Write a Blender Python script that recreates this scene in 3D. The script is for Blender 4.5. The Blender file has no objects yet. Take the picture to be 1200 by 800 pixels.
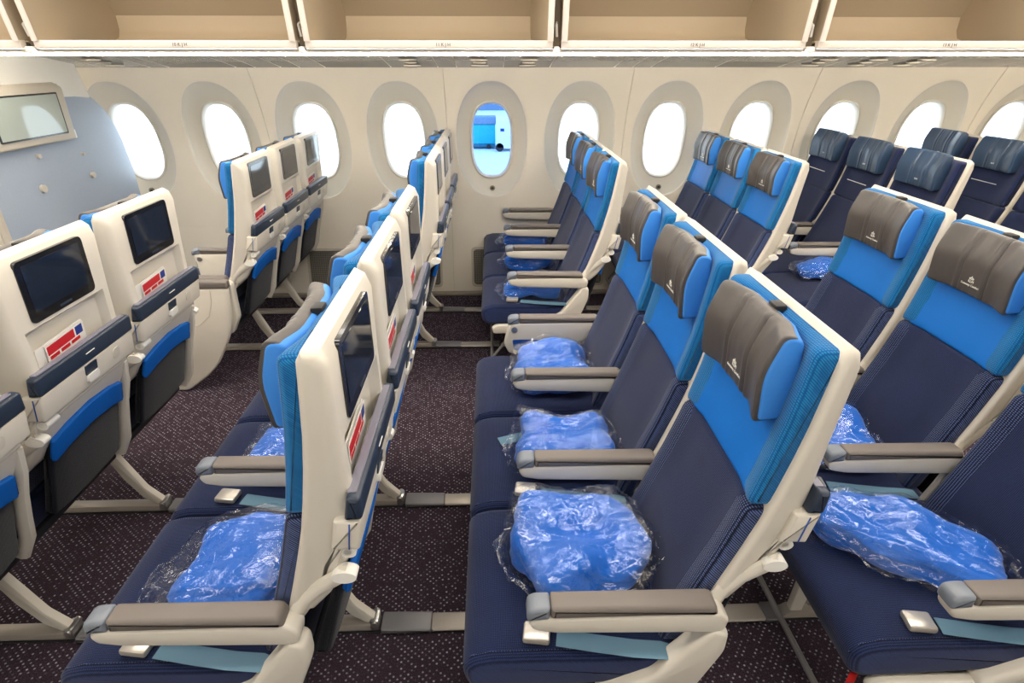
import bpy, bmesh, math, random
from mathutils import Vector, Matrix, noise
R = math.radians
random.seed(7)
scene = bpy.context.scene
COL = scene.collection

# ------------------------------------------------------------------ camera
# x: towards the tail, y: towards the window wall, z: up (floor = 0)
FPX, PITCH, YAW, EYE = 670.0, 26.35, 1.9, 1.65
cd = bpy.data.cameras.new('camera'); cam = bpy.data.objects.new('camera', cd); COL.objects.link(cam)
cd.sensor_width = 36; cd.lens = FPX / 1200 * 36; cd.clip_start = 0.02; cd.clip_end = 600
cam.location = (0, 0, EYE); cam.rotation_euler = (R(90 - PITCH), 0, R(-YAW))
scene.camera = cam
# ------------------------------------------------------------------ sky, exposure
w = bpy.data.worlds.new('sky'); scene.world = w; w.use_nodes = True
bg = w.node_tree.nodes['Background']; bg.inputs[0].default_value = (0.80, 0.91, 1.0, 1); bg.inputs[1].default_value = 5.0
scene.view_settings.view_transform = 'Standard'; scene.view_settings.look = 'None'
scene.view_settings.exposure = 0.06; scene.view_settings.gamma = 1.0; scene.view_settings.use_curve_mapping = False
CEIL_E, COVE_E = 11.5, 110.0

# ------------------------------------------------------------------ materials
def lin(c):
    f = lambda v: v / 12.92 if v <= .04045 else ((v + .055) / 1.055) ** 2.4
    return tuple(f(v / 255) for v in c) + (1,)
MATS = {}
def mat(name, rgb, rough=.5, metal=0., spec=.5, bump=0., bscale=60., var=0., vscale=8., coat=0., sheen=0., emit=None, estr=0.):
    m = bpy.data.materials.new(name); m.use_nodes = True; nt = m.node_tree; N = nt.nodes; L = nt.links
    b = N['Principled BSDF']; c = lin(rgb)
    b.inputs['Base Color'].default_value = c; b.inputs['Roughness'].default_value = rough
    b.inputs['Metallic'].default_value = metal; b.inputs['Specular IOR Level'].default_value = spec
    b.inputs['Coat Weight'].default_value = coat; b.inputs['Sheen Weight'].default_value = sheen
    tc = N.new('ShaderNodeTexCoord')
    if var:
        n = N.new('ShaderNodeTexNoise'); n.inputs['Scale'].default_value = vscale; n.inputs['Detail'].default_value = 3
        mx = N.new('ShaderNodeMix'); mx.data_type = 'RGBA'
        mx.inputs[6].default_value = tuple(v * (1 - var) for v in c[:3]) + (1,)
        mx.inputs[7].default_value = tuple(min(1, v * (1 + var)) for v in c[:3]) + (1,)
        L.new(tc.outputs['Object'], n.inputs['Vector']); L.new(n.outputs['Fac'], mx.inputs[0]); L.new(mx.outputs[2], b.inputs['Base Color'])
    if bump:
        n2 = N.new('ShaderNodeTexNoise'); n2.inputs['Scale'].default_value = bscale; n2.inputs['Detail'].default_value = 4
        bp = N.new('ShaderNodeBump'); bp.inputs['Strength'].default_value = bump; bp.inputs['Distance'].default_value = .004
        L.new(tc.outputs['Object'], n2.inputs['Vector']); L.new(n2.outputs['Fac'], bp.inputs['Height']); L.new(bp.outputs[0], b.inputs['Normal'])
    if emit:
        b.inputs['Emission Color'].default_value = lin(emit); b.inputs['Emission Strength'].default_value = estr
    MATS[name] = m; return m

def knit(name, rgb, dot, scale=230., thr=.30, rough=.9, soft=5.):
    """woven cloth: a regular lattice of lighter stitches"""
    m = mat(name, rgb, rough, spec=.15, sheen=.15); nt = m.node_tree; N = nt.nodes; L = nt.links
    b = N['Principled BSDF']; tc = N.new('ShaderNodeTexCoord')
    sp = N.new('ShaderNodeSeparateXYZ'); ad = N.new('ShaderNodeMath'); cb = N.new('ShaderNodeCombineXYZ')
    v = N.new('ShaderNodeTexVoronoi'); v.voronoi_dimensions = '2D'; v.inputs['Scale'].default_value = scale; v.inputs['Randomness'].default_value = 0.12
    mr = N.new('ShaderNodeMapRange'); mr.inputs[1].default_value = thr - .12; mr.inputs[2].default_value = thr + .12
    mr.inputs[3].default_value = 1; mr.inputs[4].default_value = 0
    mx = N.new('ShaderNodeMix'); mx.data_type = 'RGBA'; mx.inputs[6].default_value = lin(rgb); mx.inputs[7].default_value = lin(dot)
    n = N.new('ShaderNodeTexNoise'); n.inputs['Scale'].default_value = soft; n.inputs['Detail'].default_value = 3
    mx2 = N.new('ShaderNodeMix'); mx2.data_type = 'RGBA'; mx2.blend_type = 'MULTIPLY'; mx2.inputs[0].default_value = .45
    bp = N.new('ShaderNodeBump'); bp.inputs['Strength'].default_value = .35; bp.inputs['Distance'].default_value = .0015
    rr = N.new('ShaderNodeMapRange'); rr.inputs[1].default_value = .3; rr.inputs[2].default_value = .7; rr.inputs[3].default_value = .6; rr.inputs[4].default_value = 1.25
    L.new(tc.outputs['Object'], sp.inputs[0]); L.new(sp.outputs[0], ad.inputs[0]); L.new(sp.outputs[2], ad.inputs[1]); L.new(sp.outputs[1], cb.inputs[0]); L.new(ad.outputs[0], cb.inputs[1])
    L.new(cb.outputs[0], v.inputs['Vector']); L.new(v.outputs['Distance'], mr.inputs[0]); L.new(mr.outputs[0], mx.inputs[0])
    L.new(tc.outputs['Object'], n.inputs['Vector']); L.new(n.outputs['Fac'], rr.inputs[0])
    L.new(mx.outputs[2], mx2.inputs[6]); L.new(rr.outputs[0], mx2.inputs[7]); L.new(mx2.outputs[2], b.inputs['Base Color'])
    L.new(mr.outputs[0], bp.inputs['Height']); L.new(bp.outputs[0], b.inputs['Normal'])
    return m

mat('cream', (214, 207, 194), .38, spec=.4, bump=.05, bscale=400)
mat('cream_dark', (205, 198, 186), .45, spec=.3)
mat('wall', (228, 220, 206), .5, spec=.3, bump=.04, bscale=300)
mat('reveal_shaded', (210, 205, 194), .5, spec=.3)  # window dish: recess shade put into the colour, darker than the wall
mat('service_white', (244, 240, 230), .16, spec=.8, coat=1.0)
mat('win_frame', (200, 196, 187), .45, spec=.4)
mat('white_plastic', (238, 235, 228), .4, spec=.4)
mat('bin', (180, 164, 140), .5, spec=.3)
mat('bin_back', (206, 188, 160), .5, spec=.3)
mat('bin_lip', (226, 216, 206), .35, spec=.4)
mat('bin_gap', (120, 106, 86), .6)
mat('dark_gap', (46, 38, 28), .8)
mat('steel', (190, 188, 184), .28, metal=.9)
mat('brass', (150, 140, 118), .4, metal=.7)
mat('pad', (118, 110, 104), .45, spec=.4, bump=.06, bscale=250)
mat('pad_cap', (122, 128, 138), .35, spec=.5)
mat('slate', (38, 50, 68), .38, spec=.5)
mat('tray_top', (128, 126, 140), .4)
mat('bezel', (14, 14, 16), .22, spec=.6, coat=.3)
mat('screen', (30, 38, 52), .06, spec=.7, var=.35, vscale=14)
mat('monitor_reflection', (168, 178, 172), .05, spec=.8)  # pale base colour stands in for bright windows mirrored in the screen
mat('monitor_case', (190, 183, 170), .45)
mat('black', (16, 16, 18), .5)
mat('leather', (74, 69, 67), .40, spec=.5, bump=.25, bscale=28, var=.22, vscale=9)
mat('leather_blue', (46, 66, 92), .32, spec=.55, bump=.3, bscale=26, var=.2, vscale=9)
mat('blue_satin', (8, 104, 190), .55, spec=.3, bump=.10, bscale=16, var=.10, vscale=5)
mat('head_blue', (62, 138, 222), .5, spec=.3, bump=.12, bscale=30)
mat('pocket_blue', (10, 92, 178), .6, spec=.2, bump=.1, bscale=40)
mat('line_blue', (20, 76, 160), .4)
mat('print_white', (232, 230, 222), .6)
mat('print_dark', (70, 60, 56), .6)
mat('red', (196, 24, 34), .45)
mat('paper', (232, 228, 222), .5)
mat('print_blue', (24, 50, 130), .45)
mat('belt', (92, 128, 148), .7, bump=.15, bscale=200)
mat('buckle', (200, 194, 184), .3, metal=.55)
mat('track', (118, 116, 118), .38, metal=.2, spec=.5)
mat('track_light', (168, 160, 150), .35, metal=.3)
mat('under', (30, 30, 34), .7)
mat('partition', (165, 177, 194), .45, spec=.4, var=.05, vscale=120)
mat('grille', (140, 136, 126), .6)
mat('grille_back', (66, 62, 55), .8)
mat('grille_frame', (196, 188, 174), .5)
mat('base', (150, 140, 128), .5)
mat('ceiling', (226, 222, 214), .6)
mat('lamp', (255, 255, 255), .5, emit=(255, 246, 232), estr=CEIL_E)
mat('cove', (255, 255, 255), .5, emit=(255, 243, 222), estr=COVE_E)
mat('lens_dark', (150, 142, 120), .4)
mat('blanket', (24, 104, 205), .75, spec=.2, sheen=.2, bump=.5, bscale=22, var=.14, vscale=10)
mat('ribbon_red', (206, 30, 26), .6)
mat('bar_grey', (150, 148, 148), .35, metal=.5)
mat('apron', (232, 236, 238), .9)
mat('wing', (240, 242, 244), .5)
mat('teal', (30, 176, 186), .6)
mat('teal_dark', (22, 108, 130), .6)
mat('roof_grey', (120, 140, 160), .7)
mat('truck_white', (240, 242, 244), .6)
knit('navy', (19, 26, 54), (46, 60, 104))
knit('navy_side', (15, 19, 42), (92, 110, 160), 150., .26)
knit('teal_knit', (8, 84, 142), (36, 128, 186), 170., .30)
knit('pocket_mesh', (24, 28, 44), (8, 9, 14), 260., .40)

def carpet():
    m = mat('carpet', (58, 46, 54), .95, spec=.05); nt = m.node_tree; N = nt.nodes; L = nt.links; b = N['Principled BSDF']
    tc = N.new('ShaderNodeTexCoord'); mp = N.new('ShaderNodeMapping'); mp.inputs['Rotation'].default_value = (0, 0, R(38))
    v = N.new('ShaderNodeTexVoronoi'); v.voronoi_dimensions = '2D'; v.inputs['Scale'].default_value = 66; v.inputs['Randomness'].default_value = .10
    lt = N.new('ShaderNodeMapRange'); lt.inputs[1].default_value = .12; lt.inputs[2].default_value = .26; lt.inputs[3].default_value = 1; lt.inputs[4].default_value = 0
    sep = N.new('ShaderNodeSeparateColor'); gate = N.new('ShaderNodeMapRange'); gate.inputs[1].default_value = .25; gate.inputs[2].default_value = 1.0
    mul = N.new('ShaderNodeMath'); mul.operation = 'MULTIPLY'
    v2 = N.new('ShaderNodeTexVoronoi'); v2.inputs['Scale'].default_value = 260; v2.voronoi_dimensions = '2D'
    ramp = N.new('ShaderNodeMix'); ramp.data_type = 'RGBA'; ramp.inputs[6].default_value = lin((34, 27, 34)); ramp.inputs[7].default_value = lin((80, 66, 76))
    mx = N.new('ShaderNodeMix'); mx.data_type = 'RGBA'; mx.inputs[7].default_value = lin((176, 170, 184))
    L.new(tc.outputs['Object'], mp.inputs[0]); L.new(mp.outputs[0], v.inputs['Vector']); L.new(v.outputs['Distance'], lt.inputs[0])
    L.new(v.outputs['Color'], sep.inputs[0]); L.new(sep.outputs[0], gate.inputs[0]); L.new(lt.outputs[0], mul.inputs[0]); L.new(gate.outputs[0], mul.inputs[1])
    L.new(tc.outputs['Object'], v2.inputs['Vector']); L.new(v2.outputs['Distance'], ramp.inputs[0])
    L.new(ramp.outputs[2], mx.inputs[6]); L.new(mul.outputs[0], mx.inputs[0]); L.new(mx.outputs[2], b.inputs['Base Color'])
    bp = N.new('ShaderNodeBump'); bp.inputs['Strength'].default_value = .5; bp.inputs['Distance'].default_value = .003
    L.new(v2.outputs['Distance'], bp.inputs['Height']); L.new(bp.outputs[0], b.inputs['Normal'])
carpet()

def clear(name, rgb, gloss, rough, bump=0, bscale=40):
    """thin transparent sheet: mostly see-through, partly mirror-like"""
    m = bpy.data.materials.new(name); m.use_nodes = True; nt = m.node_tree; N = nt.nodes; L = nt.links
    N.remove(N['Principled BSDF']); out = N['Material Output']
    t = N.new('ShaderNodeBsdfTransparent'); t.inputs[0].default_value = tuple(rgb) + (1,)
    g = N.new('ShaderNodeBsdfGlossy'); g.inputs['Roughness'].default_value = rough; g.inputs[0].default_value = (1, 1, 1, 1)
    mx = N.new('ShaderNodeMixShader'); lw = N.new('ShaderNodeLayerWeight'); lw.inputs[0].default_value = .35
    mr = N.new('ShaderNodeMapRange'); mr.inputs[3].default_value = gloss; mr.inputs[4].default_value = min(1, gloss * 2.6 + .05)
    L.new(lw.outputs['Facing'], mr.inputs[0]); L.new(mr.outputs[0], mx.inputs[0]); L.new(t.outputs[0], mx.inputs[1]); L.new(g.outputs[0], mx.inputs[2])
    L.new(mx.outputs[0], out.inputs[0])
    if bump:
        tc = N.new('ShaderNodeTexCoord'); n = N.new('ShaderNodeTexNoise'); n.inputs['Scale'].default_value = bscale; n.inputs['Detail'].default_value = 4
        n.inputs['Distortion'].default_value = 1.2
        bp = N.new('ShaderNodeBump'); bp.inputs['Strength'].default_value = bump; bp.inputs['Distance'].default_value = .01
        L.new(tc.outputs['Object'], n.inputs['Vector']); L.new(n.outputs['Fac'], bp.inputs['Height'])
        L.new(bp.outputs[0], g.inputs['Normal']); L.new(bp.outputs[0], lw.inputs['Normal'])
    MATS[name] = m
clear('film', (.97, .98, .99), .055, .05, .35, 40)
clear('glass', (.97, .98, .98), .05, .02)
clear('glass_blue', (.20, .34, .62), .05, .02)

# ------------------------------------------------------------------ mesh helpers
def finish(name, bm, m, parent=None, angle=38, smooth=True):
    bmesh.ops.recalc_face_normals(bm, faces=bm.faces[:])
    me = bpy.data.meshes.new(name); bm.to_mesh(me); bm.free()
    if smooth:
        me.shade_smooth(); me.set_sharp_from_angle(angle=R(angle))
    for x in (m if isinstance(m, (list, tuple)) else [m]): me.materials.append(MATS[x])
    o = bpy.data.objects.new(name, me); COL.objects.link(o)
    if parent: o.parent = parent
    return o
def empty(name, loc=(0, 0, 0)):
    o = bpy.data.objects.new(name, None); COL.objects.link(o); o.location = loc; o.empty_display_size = .1; return o
def tag(o, label=None, cat=None, group=None, kind=None):
    for k, v in (('label', label), ('category', cat), ('group', group), ('kind', kind)):
        if v: o[k] = v
    return o
def copy_tree(o, parent=None):
    c = o.copy(); COL.objects.link(c); c.parent = parent
    for ch in list(o.children): copy_tree(ch, c)
    return c
def area2(p): return sum(p[i][0] * p[(i + 1) % len(p)][1] - p[(i + 1) % len(p)][0] * p[i][1] for i in range(len(p)))
def rounded(pts, r=.01, n=3):
    """polygon with its corners cut to small curves; r may be a list"""
    out = []; k = len(pts)
    for i in range(k):
        p = Vector(pts[i]); a = Vector(pts[i - 1]); b = Vector(pts[(i + 1) % k]); rr = r[i] if isinstance(r, (list, tuple)) else r
        da, db = a - p, b - p; la, lb = da.length, db.length; rr = min(rr, la * .48, lb * .48)
        if rr < 1e-5: out.append(tuple(p)); continue
        s, e = p + da / la * rr, p + db / lb * rr
        for j in range(n + 1):
            t = j / n; q = s * (1 - t) ** 2 + p * 2 * t * (1 - t) + e * t * t; out.append(tuple(q))
    return out
def inset(poly, d):
    n = len(poly); sg = 1 if area2(poly) > 0 else -1; out = []
    for i in range(n):
        a, p, b = Vector(poly[i - 1]), Vector(poly[i]), Vector(poly[(i + 1) % n])
        e1, e2 = (p - a), (b - p)
        if e1.length < 1e-7: e1 = e2
        if e2.length < 1e-7: e2 = e1
        e1 = e1.normalized(); e2 = e2.normalized()
        n1 = Vector((-e1.y, e1.x)) * sg; n2 = Vector((-e2.y, e2.x)) * sg
        m = n1 + n2
        m = m.normalized() if m.length > 1e-6 else n1
        c = max(.5, m.dot(n1)); out.append(tuple(p + m * d / c))
    return out
def pillow(bm, poly, y0, y1, r=.012, n=3, ys=(), off=None):
    """extrude an (x, z) outline from y0 to y1 with rounded rims; extra stations ys; off(x, y, z) reshapes"""
    rings = []
    for k in range(n + 1):
        a = k / n * math.pi / 2; rings.append((y0 + r * (1 - math.cos(a)), r * (1 - math.sin(a))))
    for y in sorted(ys):
        if y0 + r < y < y1 - r: rings.append((y, 0))
    for k in range(n, -1, -1):
        a = k / n * math.pi / 2; rings.append((y1 - r * (1 - math.cos(a)), r * (1 - math.sin(a))))
    R_ = []
    for y, d in rings:
        pl = inset(poly, d) if d > 1e-6 else poly
        R_.append([bm.verts.new(off(x, y, z) if off else (x, y, z)) for x, z in pl])
    k = len(poly)
    for a, b in zip(R_, R_[1:]):
        for i in range(k): bm.faces.new((a[i], a[(i + 1) % k], b[(i + 1) % k], b[i]))
    bm.faces.new(R_[0]); bm.faces.new(R_[-1])
def rbox(bm, c, s, r=.004, seg=2, M=None):
    t = bmesh.new(); bmesh.ops.create_cube(t, size=1); bmesh.ops.scale(t, vec=s, verts=t.verts)
    r = min(r, min(s) * .45)
    if r > 0: bmesh.ops.bevel(t, geom=t.edges[:], offset=r, segments=seg, profile=.5, affect='EDGES')
    if M is not None: bmesh.ops.transform(t, matrix=M, verts=t.verts)
    bmesh.ops.translate(t, vec=c, verts=t.verts)
    me = bpy.data.meshes.new('tmp'); t.to_mesh(me); t.free(); bm.from_mesh(me); bpy.data.meshes.remove(me)
def tube(bm, pts, ra, rb=None, n=10, up=(0, 1, 0)):
    """sweep an ellipse (ra across, rb along up) along a path"""
    rb = rb or ra; pts = [Vector(p) for p in pts]; rings = []; up = Vector(up)
    for i, p in enumerate(pts):
        d = (pts[min(i + 1, len(pts) - 1)] - pts[max(i - 1, 0)]).normalized()
        s = d.cross(up)
        if s.length < 1e-3: s = d.cross(Vector((1, 0, 0)))
        s.normalize(); u = s.cross(d).normalized()
        rings.append([bm.verts.new(p + s * ra * math.cos(a) + u * rb * math.sin(a)) for a in [2 * math.pi * k / n for k in range(n)]])
    for a, b in zip(rings, rings[1:]):
        for i in range(n): bm.faces.new((a[i], a[(i + 1) % n], b[(i + 1) % n], b[i]))
    bm.faces.new(rings[0]); bm.faces.new(rings[-1])
def disc(bm, c, r, h, axis='x', n=20, rb=None):
    rb = rb or r; A = []
    for s in (0, h):
        ring = []
        for k in range(n):
            a = 2 * math.pi * k / n; u, v = r * math.cos(a), rb * math.sin(a)
            d = {'x': (s, u, v), 'y': (u, s, v), 'z': (u, v, s)}[axis]
            ring.append(bm.verts.new((c[0] + d[0], c[1] + d[1], c[2] + d[2])))
        A.append(ring)
    for i in range(n): bm.faces.new((A[0][i], A[0][(i + 1) % n], A[1][(i + 1) % n], A[1][i]))
    bm.faces.new(A[0]); bm.faces.new(A[1])
def plate(bm, poly, z0, z1, fn):
    """extrude a 2-D outline between two depths; fn(u, v, d) -> xyz"""
    A = [bm.verts.new(fn(u, v, z0)) for u, v in poly]; B = [bm.verts.new(fn(u, v, z1)) for u, v in poly]; k = len(poly)
    for i in range(k): bm.faces.new((A[i], A[(i + 1) % k], B[(i + 1) % k], B[i]))
    bm.faces.new(A); bm.faces.new(B)
def rect(w, h, r=.01, n=4, cx=0, cy=0):
    return rounded([(cx - w / 2, cy - h / 2), (cx + w / 2, cy - h / 2), (cx + w / 2, cy + h / 2), (cx - w / 2, cy + h / 2)], r, n)
def lerp_curve(pts, z):
    """x at height z on a polyline of (z, x)"""
    if z <= pts[0][0]: return pts[0][1]
    for (a, xa), (b, xb) in zip(pts, pts[1:]):
        if z <= b:
            t = (z - a) / (b - a); return xa + (xb - xa) * t
    return pts[-1][1]
def sstep(a, b, x):
    t = max(0, min(1, (x - a) / (b - a))); return t * t * (3 - 2 * t)
def text_mesh(body, size, depth=.0006):
    cu = bpy.data.curves.new('txt', 'FONT'); cu.body = body; cu.size = size; cu.align_x = 'CENTER'; cu.extrude = depth; cu.resolution_u = 2
    o = bpy.data.objects.new('txt', cu); COL.objects.link(o); bpy.context.view_layer.update()
    me = bpy.data.meshes.new_from_object(o.evaluated_get(bpy.context.evaluated_depsgraph_get()))
    bpy.data.objects.remove(o); bpy.data.curves.remove(cu); return me

# ------------------------------------------------------------------ the room
X0, X1 = -4.05, 4.66           # front and rear ends of the piece of cabin that is built
YC = 1.55                    # centre line of the cabin
PROF = [(0, 4.19), (.10, 4.205), (.30, 4.245), (.50, 4.285), (.70, 4.305), (.90, 4.305), (1.05, 4.295), (1.20, 4.265), (1.35, 4.22), (1.48, 4.165), (1.60, 4.10)]
def wallY(z): return lerp_curve(PROF, z)
WIN_X = [-2.50 + .6245 * i for i in range(13)]       # window centres
WZ = 1.117

fl = empty('floor'); tag(fl, kind='structure')
bm = bmesh.new(); rbox(bm, ((X0 + X1) / 2, YC, -.05), (X1 - X0, 5.6, .1), 0); finish('carpet', bm, 'carpet', fl)

def superell(a, hw, hh, p):
    c, s = math.cos(a), math.sin(a)
    return (hw * math.copysign(abs(c) ** (2 / p), c), hh * math.copysign(abs(s) ** (2 / p), s))
def window_panel(bm, xs, x_lo, x_hi, mirror):
    """one lining panel with its window dishes; each window sits in a bay"""
    Ym = (lambda y: y) if not mirror else (lambda y: 2 * YC - y)
    zlo, zhi = .52, 1.60; NA = 72
    cuts = [x_lo] + [(a + b) / 2 for a, b in zip(xs, xs[1:])] + [x_hi]
    for xc, xa, xb in zip(xs, cuts, cuts[1:]):
        rings = []
        ang = [2 * math.pi * k / NA for k in range(NA)]
        def V(x, z, d=0): return bm.verts.new((x, Ym(wallY(z) + d), z))
        rect_pts = []
        for a in ang:
            c, s = math.cos(a), math.sin(a)
            tx = ((xb - xc) / c if c > 1e-9 else (xa - xc) / c if c < -1e-9 else 1e9)
            tz = ((zhi - WZ) / s if s > 1e-9 else (zlo - WZ) / s if s < -1e-9 else 1e9)
            t = min(tx, tz); rect_pts.append((xc + c * t, WZ + s * t))
        # square the corners exactly
        for cx_, cz_ in ((xa, zlo), (xb, zlo), (xa, zhi), (xb, zhi)):
            i = min(range(NA), key=lambda j: (rect_pts[j][0] - cx_) ** 2 + (rect_pts[j][1] - cz_) ** 2); rect_pts[i] = (cx_, cz_)
        outer = [(xc + superell(a, .25, .398, 2.25)[0], WZ + superell(a, .25, .398, 2.25)[1]) for a in ang]
        inner = [(xc + superell(a, .155, .268, 2.6)[0], WZ + superell(a, .155, .268, 2.6)[1]) for a in ang]
        mixp = lambda A, B, t: [(a[0] + (b[0] - a[0]) * t, a[1] + (b[1] - a[1]) * t) for a, b in zip(A, B)]
        for pts, d in ((rect_pts, 0), (mixp(rect_pts, outer, .33), 0), (mixp(rect_pts, outer, .66), 0), (mixp(rect_pts, outer, .93), 0), (outer, .002),
                       (mixp(outer, inner, .06), .018), (mixp(outer, inner, .3), .036), (mixp(outer, inner, .6), .054), (inner, .066), (inner, .10)):
            rings.append([V(x, z, d) for x, z in pts])
        for ri, (A, B) in enumerate(zip(rings, rings[1:])):
            for i in range(NA):
                f = bm.faces.new((A[i], A[(i + 1) % NA], B[(i + 1) % NA], B[i])); f.material_index = 1 if ri >= 4 else 0
    zs = [0, .1, .2, .3, .4, .52]
    for a, b in zip(zs, zs[1:]):
        bm.faces.new([bm.verts.new((x, Ym(wallY(z)), z)) for x, z in ((x_lo, a), (x_hi, a), (x_hi, b), (x_lo, b))])
    bmesh.ops.remove_doubles(bm, verts=bm.verts[:], dist=.0004)
    # give the lining its thickness with a turned-back rim on the two upright edges
    for x, dx in ((x_lo, .0), (x_hi, -.0)):
        zz = [i * .1 for i in range(17)]
        for a, b in zip(zz, zz[1:]):
            bm.faces.new([bm.verts.new((x, Ym(wallY(z) + d), z)) for z, d in ((a, 0), (b, 0), (b, .03), (a, .03))])

def build_wall(name, mirror):
    wl = empty(name); tag(wl, kind='structure')
    bounds = [WIN_X[0] - .31 + 1.249 * i for i in range(7)]
    bounds = [WIN_X[0] - .31 - 1.249 * 1] + bounds
    allx = [WIN_X[0] - .6245 * 2, WIN_X[0] - .6245] + WIN_X
    for i in range(len(bounds) - 1):
        xs = [x for x in allx if bounds[i] < x < bounds[i + 1]]
        bm = bmesh.new(); window_panel(bm, xs, bounds[i] + .002, bounds[i + 1] - .002, mirror)
        finish('sidewall_panel', bm, ['wall', 'reveal_shaded'], wl, 30)
    for x in bounds[1:-1]:
        bm = bmesh.new(); sgn = -1 if mirror else 1
        zz = [i * .1 for i in range(17)]; Ym = (lambda y: y) if not mirror else (lambda y: 2 * YC - y)
        V_ = [[bm.verts.new((x + dx, Ym(wallY(z) + .012), z)) for z in zz] for dx in (-.02, .02)]
        for i in range(16): bm.faces.new((V_[0][i], V_[1][i], V_[1][i + 1], V_[0][i + 1]))
        finish('seam_strip', bm, 'cream_dark', wl)  # backing added to stop outside light leaking through the panel seam
    return allx
allx = build_wall('wall_right', False)
build_wall('wall_left', True)

def window(n, x, mirror, pane):
    s = -1 if mirror else 1; y0 = wallY(WZ) if not mirror else 2 * YC - wallY(WZ)
    w_ = empty('window_%d' % n, (x, y0, WZ)); tag(w_, kind='structure')
    def yy(z, d): return s * (wallY(z + WZ) - wallY(WZ) + d)
    bm = bmesh.new(); NA = 56; rings = []
    for hw, hh, d in ((.157, .270, .070), (.157, .270, .056), (.149, .262, .052), (.139, .251, .060), (.136, .248, .095)):
        rings.append([bm.verts.new((px, yy(pz, d), pz)) for px, pz in (superell(2 * math.pi * k / NA, hw, hh, 2.6) for k in range(NA))])
    for A, B in zip(rings, rings[1:]):
        for i in range(NA): bm.faces.new((A[i], A[(i + 1) % NA], B[(i + 1) % NA], B[i]))
    finish('window_frame', bm, 'win_frame', w_, 50)
    bm = bmesh.new()
    vs = [bm.verts.new((px, yy(pz, .092), pz)) for px, pz in (superell(2 * math.pi * k / NA, .137, .249, 2.6) for k in range(NA))]
    bm.faces.new(vs); finish('pane', bm, pane, w_, smooth=False)
    bm = bmesh.new(); zc = -.335; disc(bm, (0, yy(zc, .040) - (.014 if not mirror else -.0), zc), .019, .012, 'y', 24)
    b = finish('dimmer_button', bm, 'brass', w_)
    bm = bmesh.new(); disc(bm, (0, yy(zc, .040) - (.0165 if not mirror else -.012), zc), .0105, .004, 'y', 20, .008); finish('button_face', bm, 'slate', b)
for i, x in enumerate(allx): window(i + 1, x, False, 'glass_blue' if abs(x) < .1 else 'glass')
for i, x in enumerate(allx): window(i + 21, x, True, 'glass')

# air-return grilles low on the wall, each with its bars
def grille(x):
    g = empty('air_grille', (x, 0, 0)); 
    def gp(u, v, d): return (u, wallY(v) - d, v)
    bm = bmesh.new()
    o = rect(.40, .30, .035, 5, 0, .205); i_ = rect(.365, .265, .025, 5, 0, .205); k = len(o)
    A = [bm.verts.new(gp(u, v, .002)) for u, v in o]; B = [bm.verts.new(gp(u, v, .010)) for u, v in o]; C_ = [bm.verts.new(gp(u, v, .010)) for u, v in i_]; D = [bm.verts.new(gp(u, v, .002)) for u, v in i_]
    for P_, Q in ((A, B), (B, C_), (C_, D)):
        for j in range(k): bm.faces.new((P_[j], P_[(j + 1) % k], Q[(j + 1) % k], Q[j]))
    finish('frame', bm, 'grille_frame', g)
    bm = bmesh.new(); bm.faces.new([bm.verts.new(gp(u, v, .0025)) for u, v in i_]); finish('backing', bm, 'grille_back', g, smooth=False)
    bm = bmesh.new()
    for j in range(30):
        u = -.176 + .352 * j / 29; tube(bm, [gp(u, z, .006) for z in (.08, .16, .24, .33)], .0022, n=5)
    for j in range(22):
        z = .085 + .245 * j / 21; tube(bm, [gp(-.178, z, .005), gp(.178, z, .005)], .0022, n=5, up=(0, 0, 1))
    b = finish('mesh_bars', bm, 'grille', g); b['kind'] = 'stuff'
    return g
GX = [x + .03 for x in allx if -2.2 < x < 3.0]
for i, x in enumerate(GX):
    g = grille(x); tag(g, 'dark mesh air grille low on the window wall, %s aft of the partition' % ['first', 'second', 'third', 'fourth', 'fifth', 'sixth', 'seventh', 'eighth', 'ninth'][i], 'air grille', 'air grilles along the foot of the window wall')

bm = bmesh.new(); rbox(bm, ((X0 + X1) / 2, 4.165, .012), (X1 - X0, .05, .024), .006); tag(finish('baseboard_right', bm, 'base'), kind='structure')

# seat tracks in the floor with their grey covers
TRACKS = [1.267, 1.84, 3.273, 3.84]
for ty in TRACKS:
    bm = bmesh.new(); rbox(bm, ((X0 + X1) / 2, ty, .002), (X1 - X0, .05, .004), .001, 1); finish('seat_track', bm, 'under', fl)

# ------------------------------------------------------------------ ceiling, service panels
cl = empty('ceiling'); tag(cl, kind='structure')
bm = bmesh.new()
cp = [(-.25, 2.12), (.1, 2.2), (.6, 2.26), (1.55, 2.30), (2.5, 2.26), (3.0, 2.2), (3.35, 2.12)]
cp = [(-1.0, 1.95)] + cp + [(4.1, 1.95)]
V0 = [(bm.verts.new((X0, y, z)), bm.verts.new((X1, y, z))) for y, z in cp]
for a, b in zip(V0, V0[1:]): bm.faces.new((a[0], a[1], b[1], b[0]))
finish('ceiling_panel', bm, 'ceiling', cl)
for y, wd in ((.42, .16), (1.55, .30), (2.68, .16)):
    z = 2.235 if wd < .2 else 2.285
    l = empty('ceiling_light', (0, y, z))
    bm = bmesh.new(); rbox(bm, ((X0 + X1) / 2, 0, .006), (X1 - X0 - .1, wd + .05, .02), .005); finish('light_housing', bm, 'ceiling', l)
    bm = bmesh.new(); rbox(bm, ((X0 + X1) / 2, 0, -.008), (X1 - X0 - .14, wd, .012), .003); finish('light_diffuser', bm, 'lamp', l)
    tag(l, 'long white ceiling light strip running along the ' + ('centre of the cabin ceiling' if wd > .2 else 'aisle beside the windows' if y > 2 else 'aisle away from the windows'), 'ceiling light')
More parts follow.
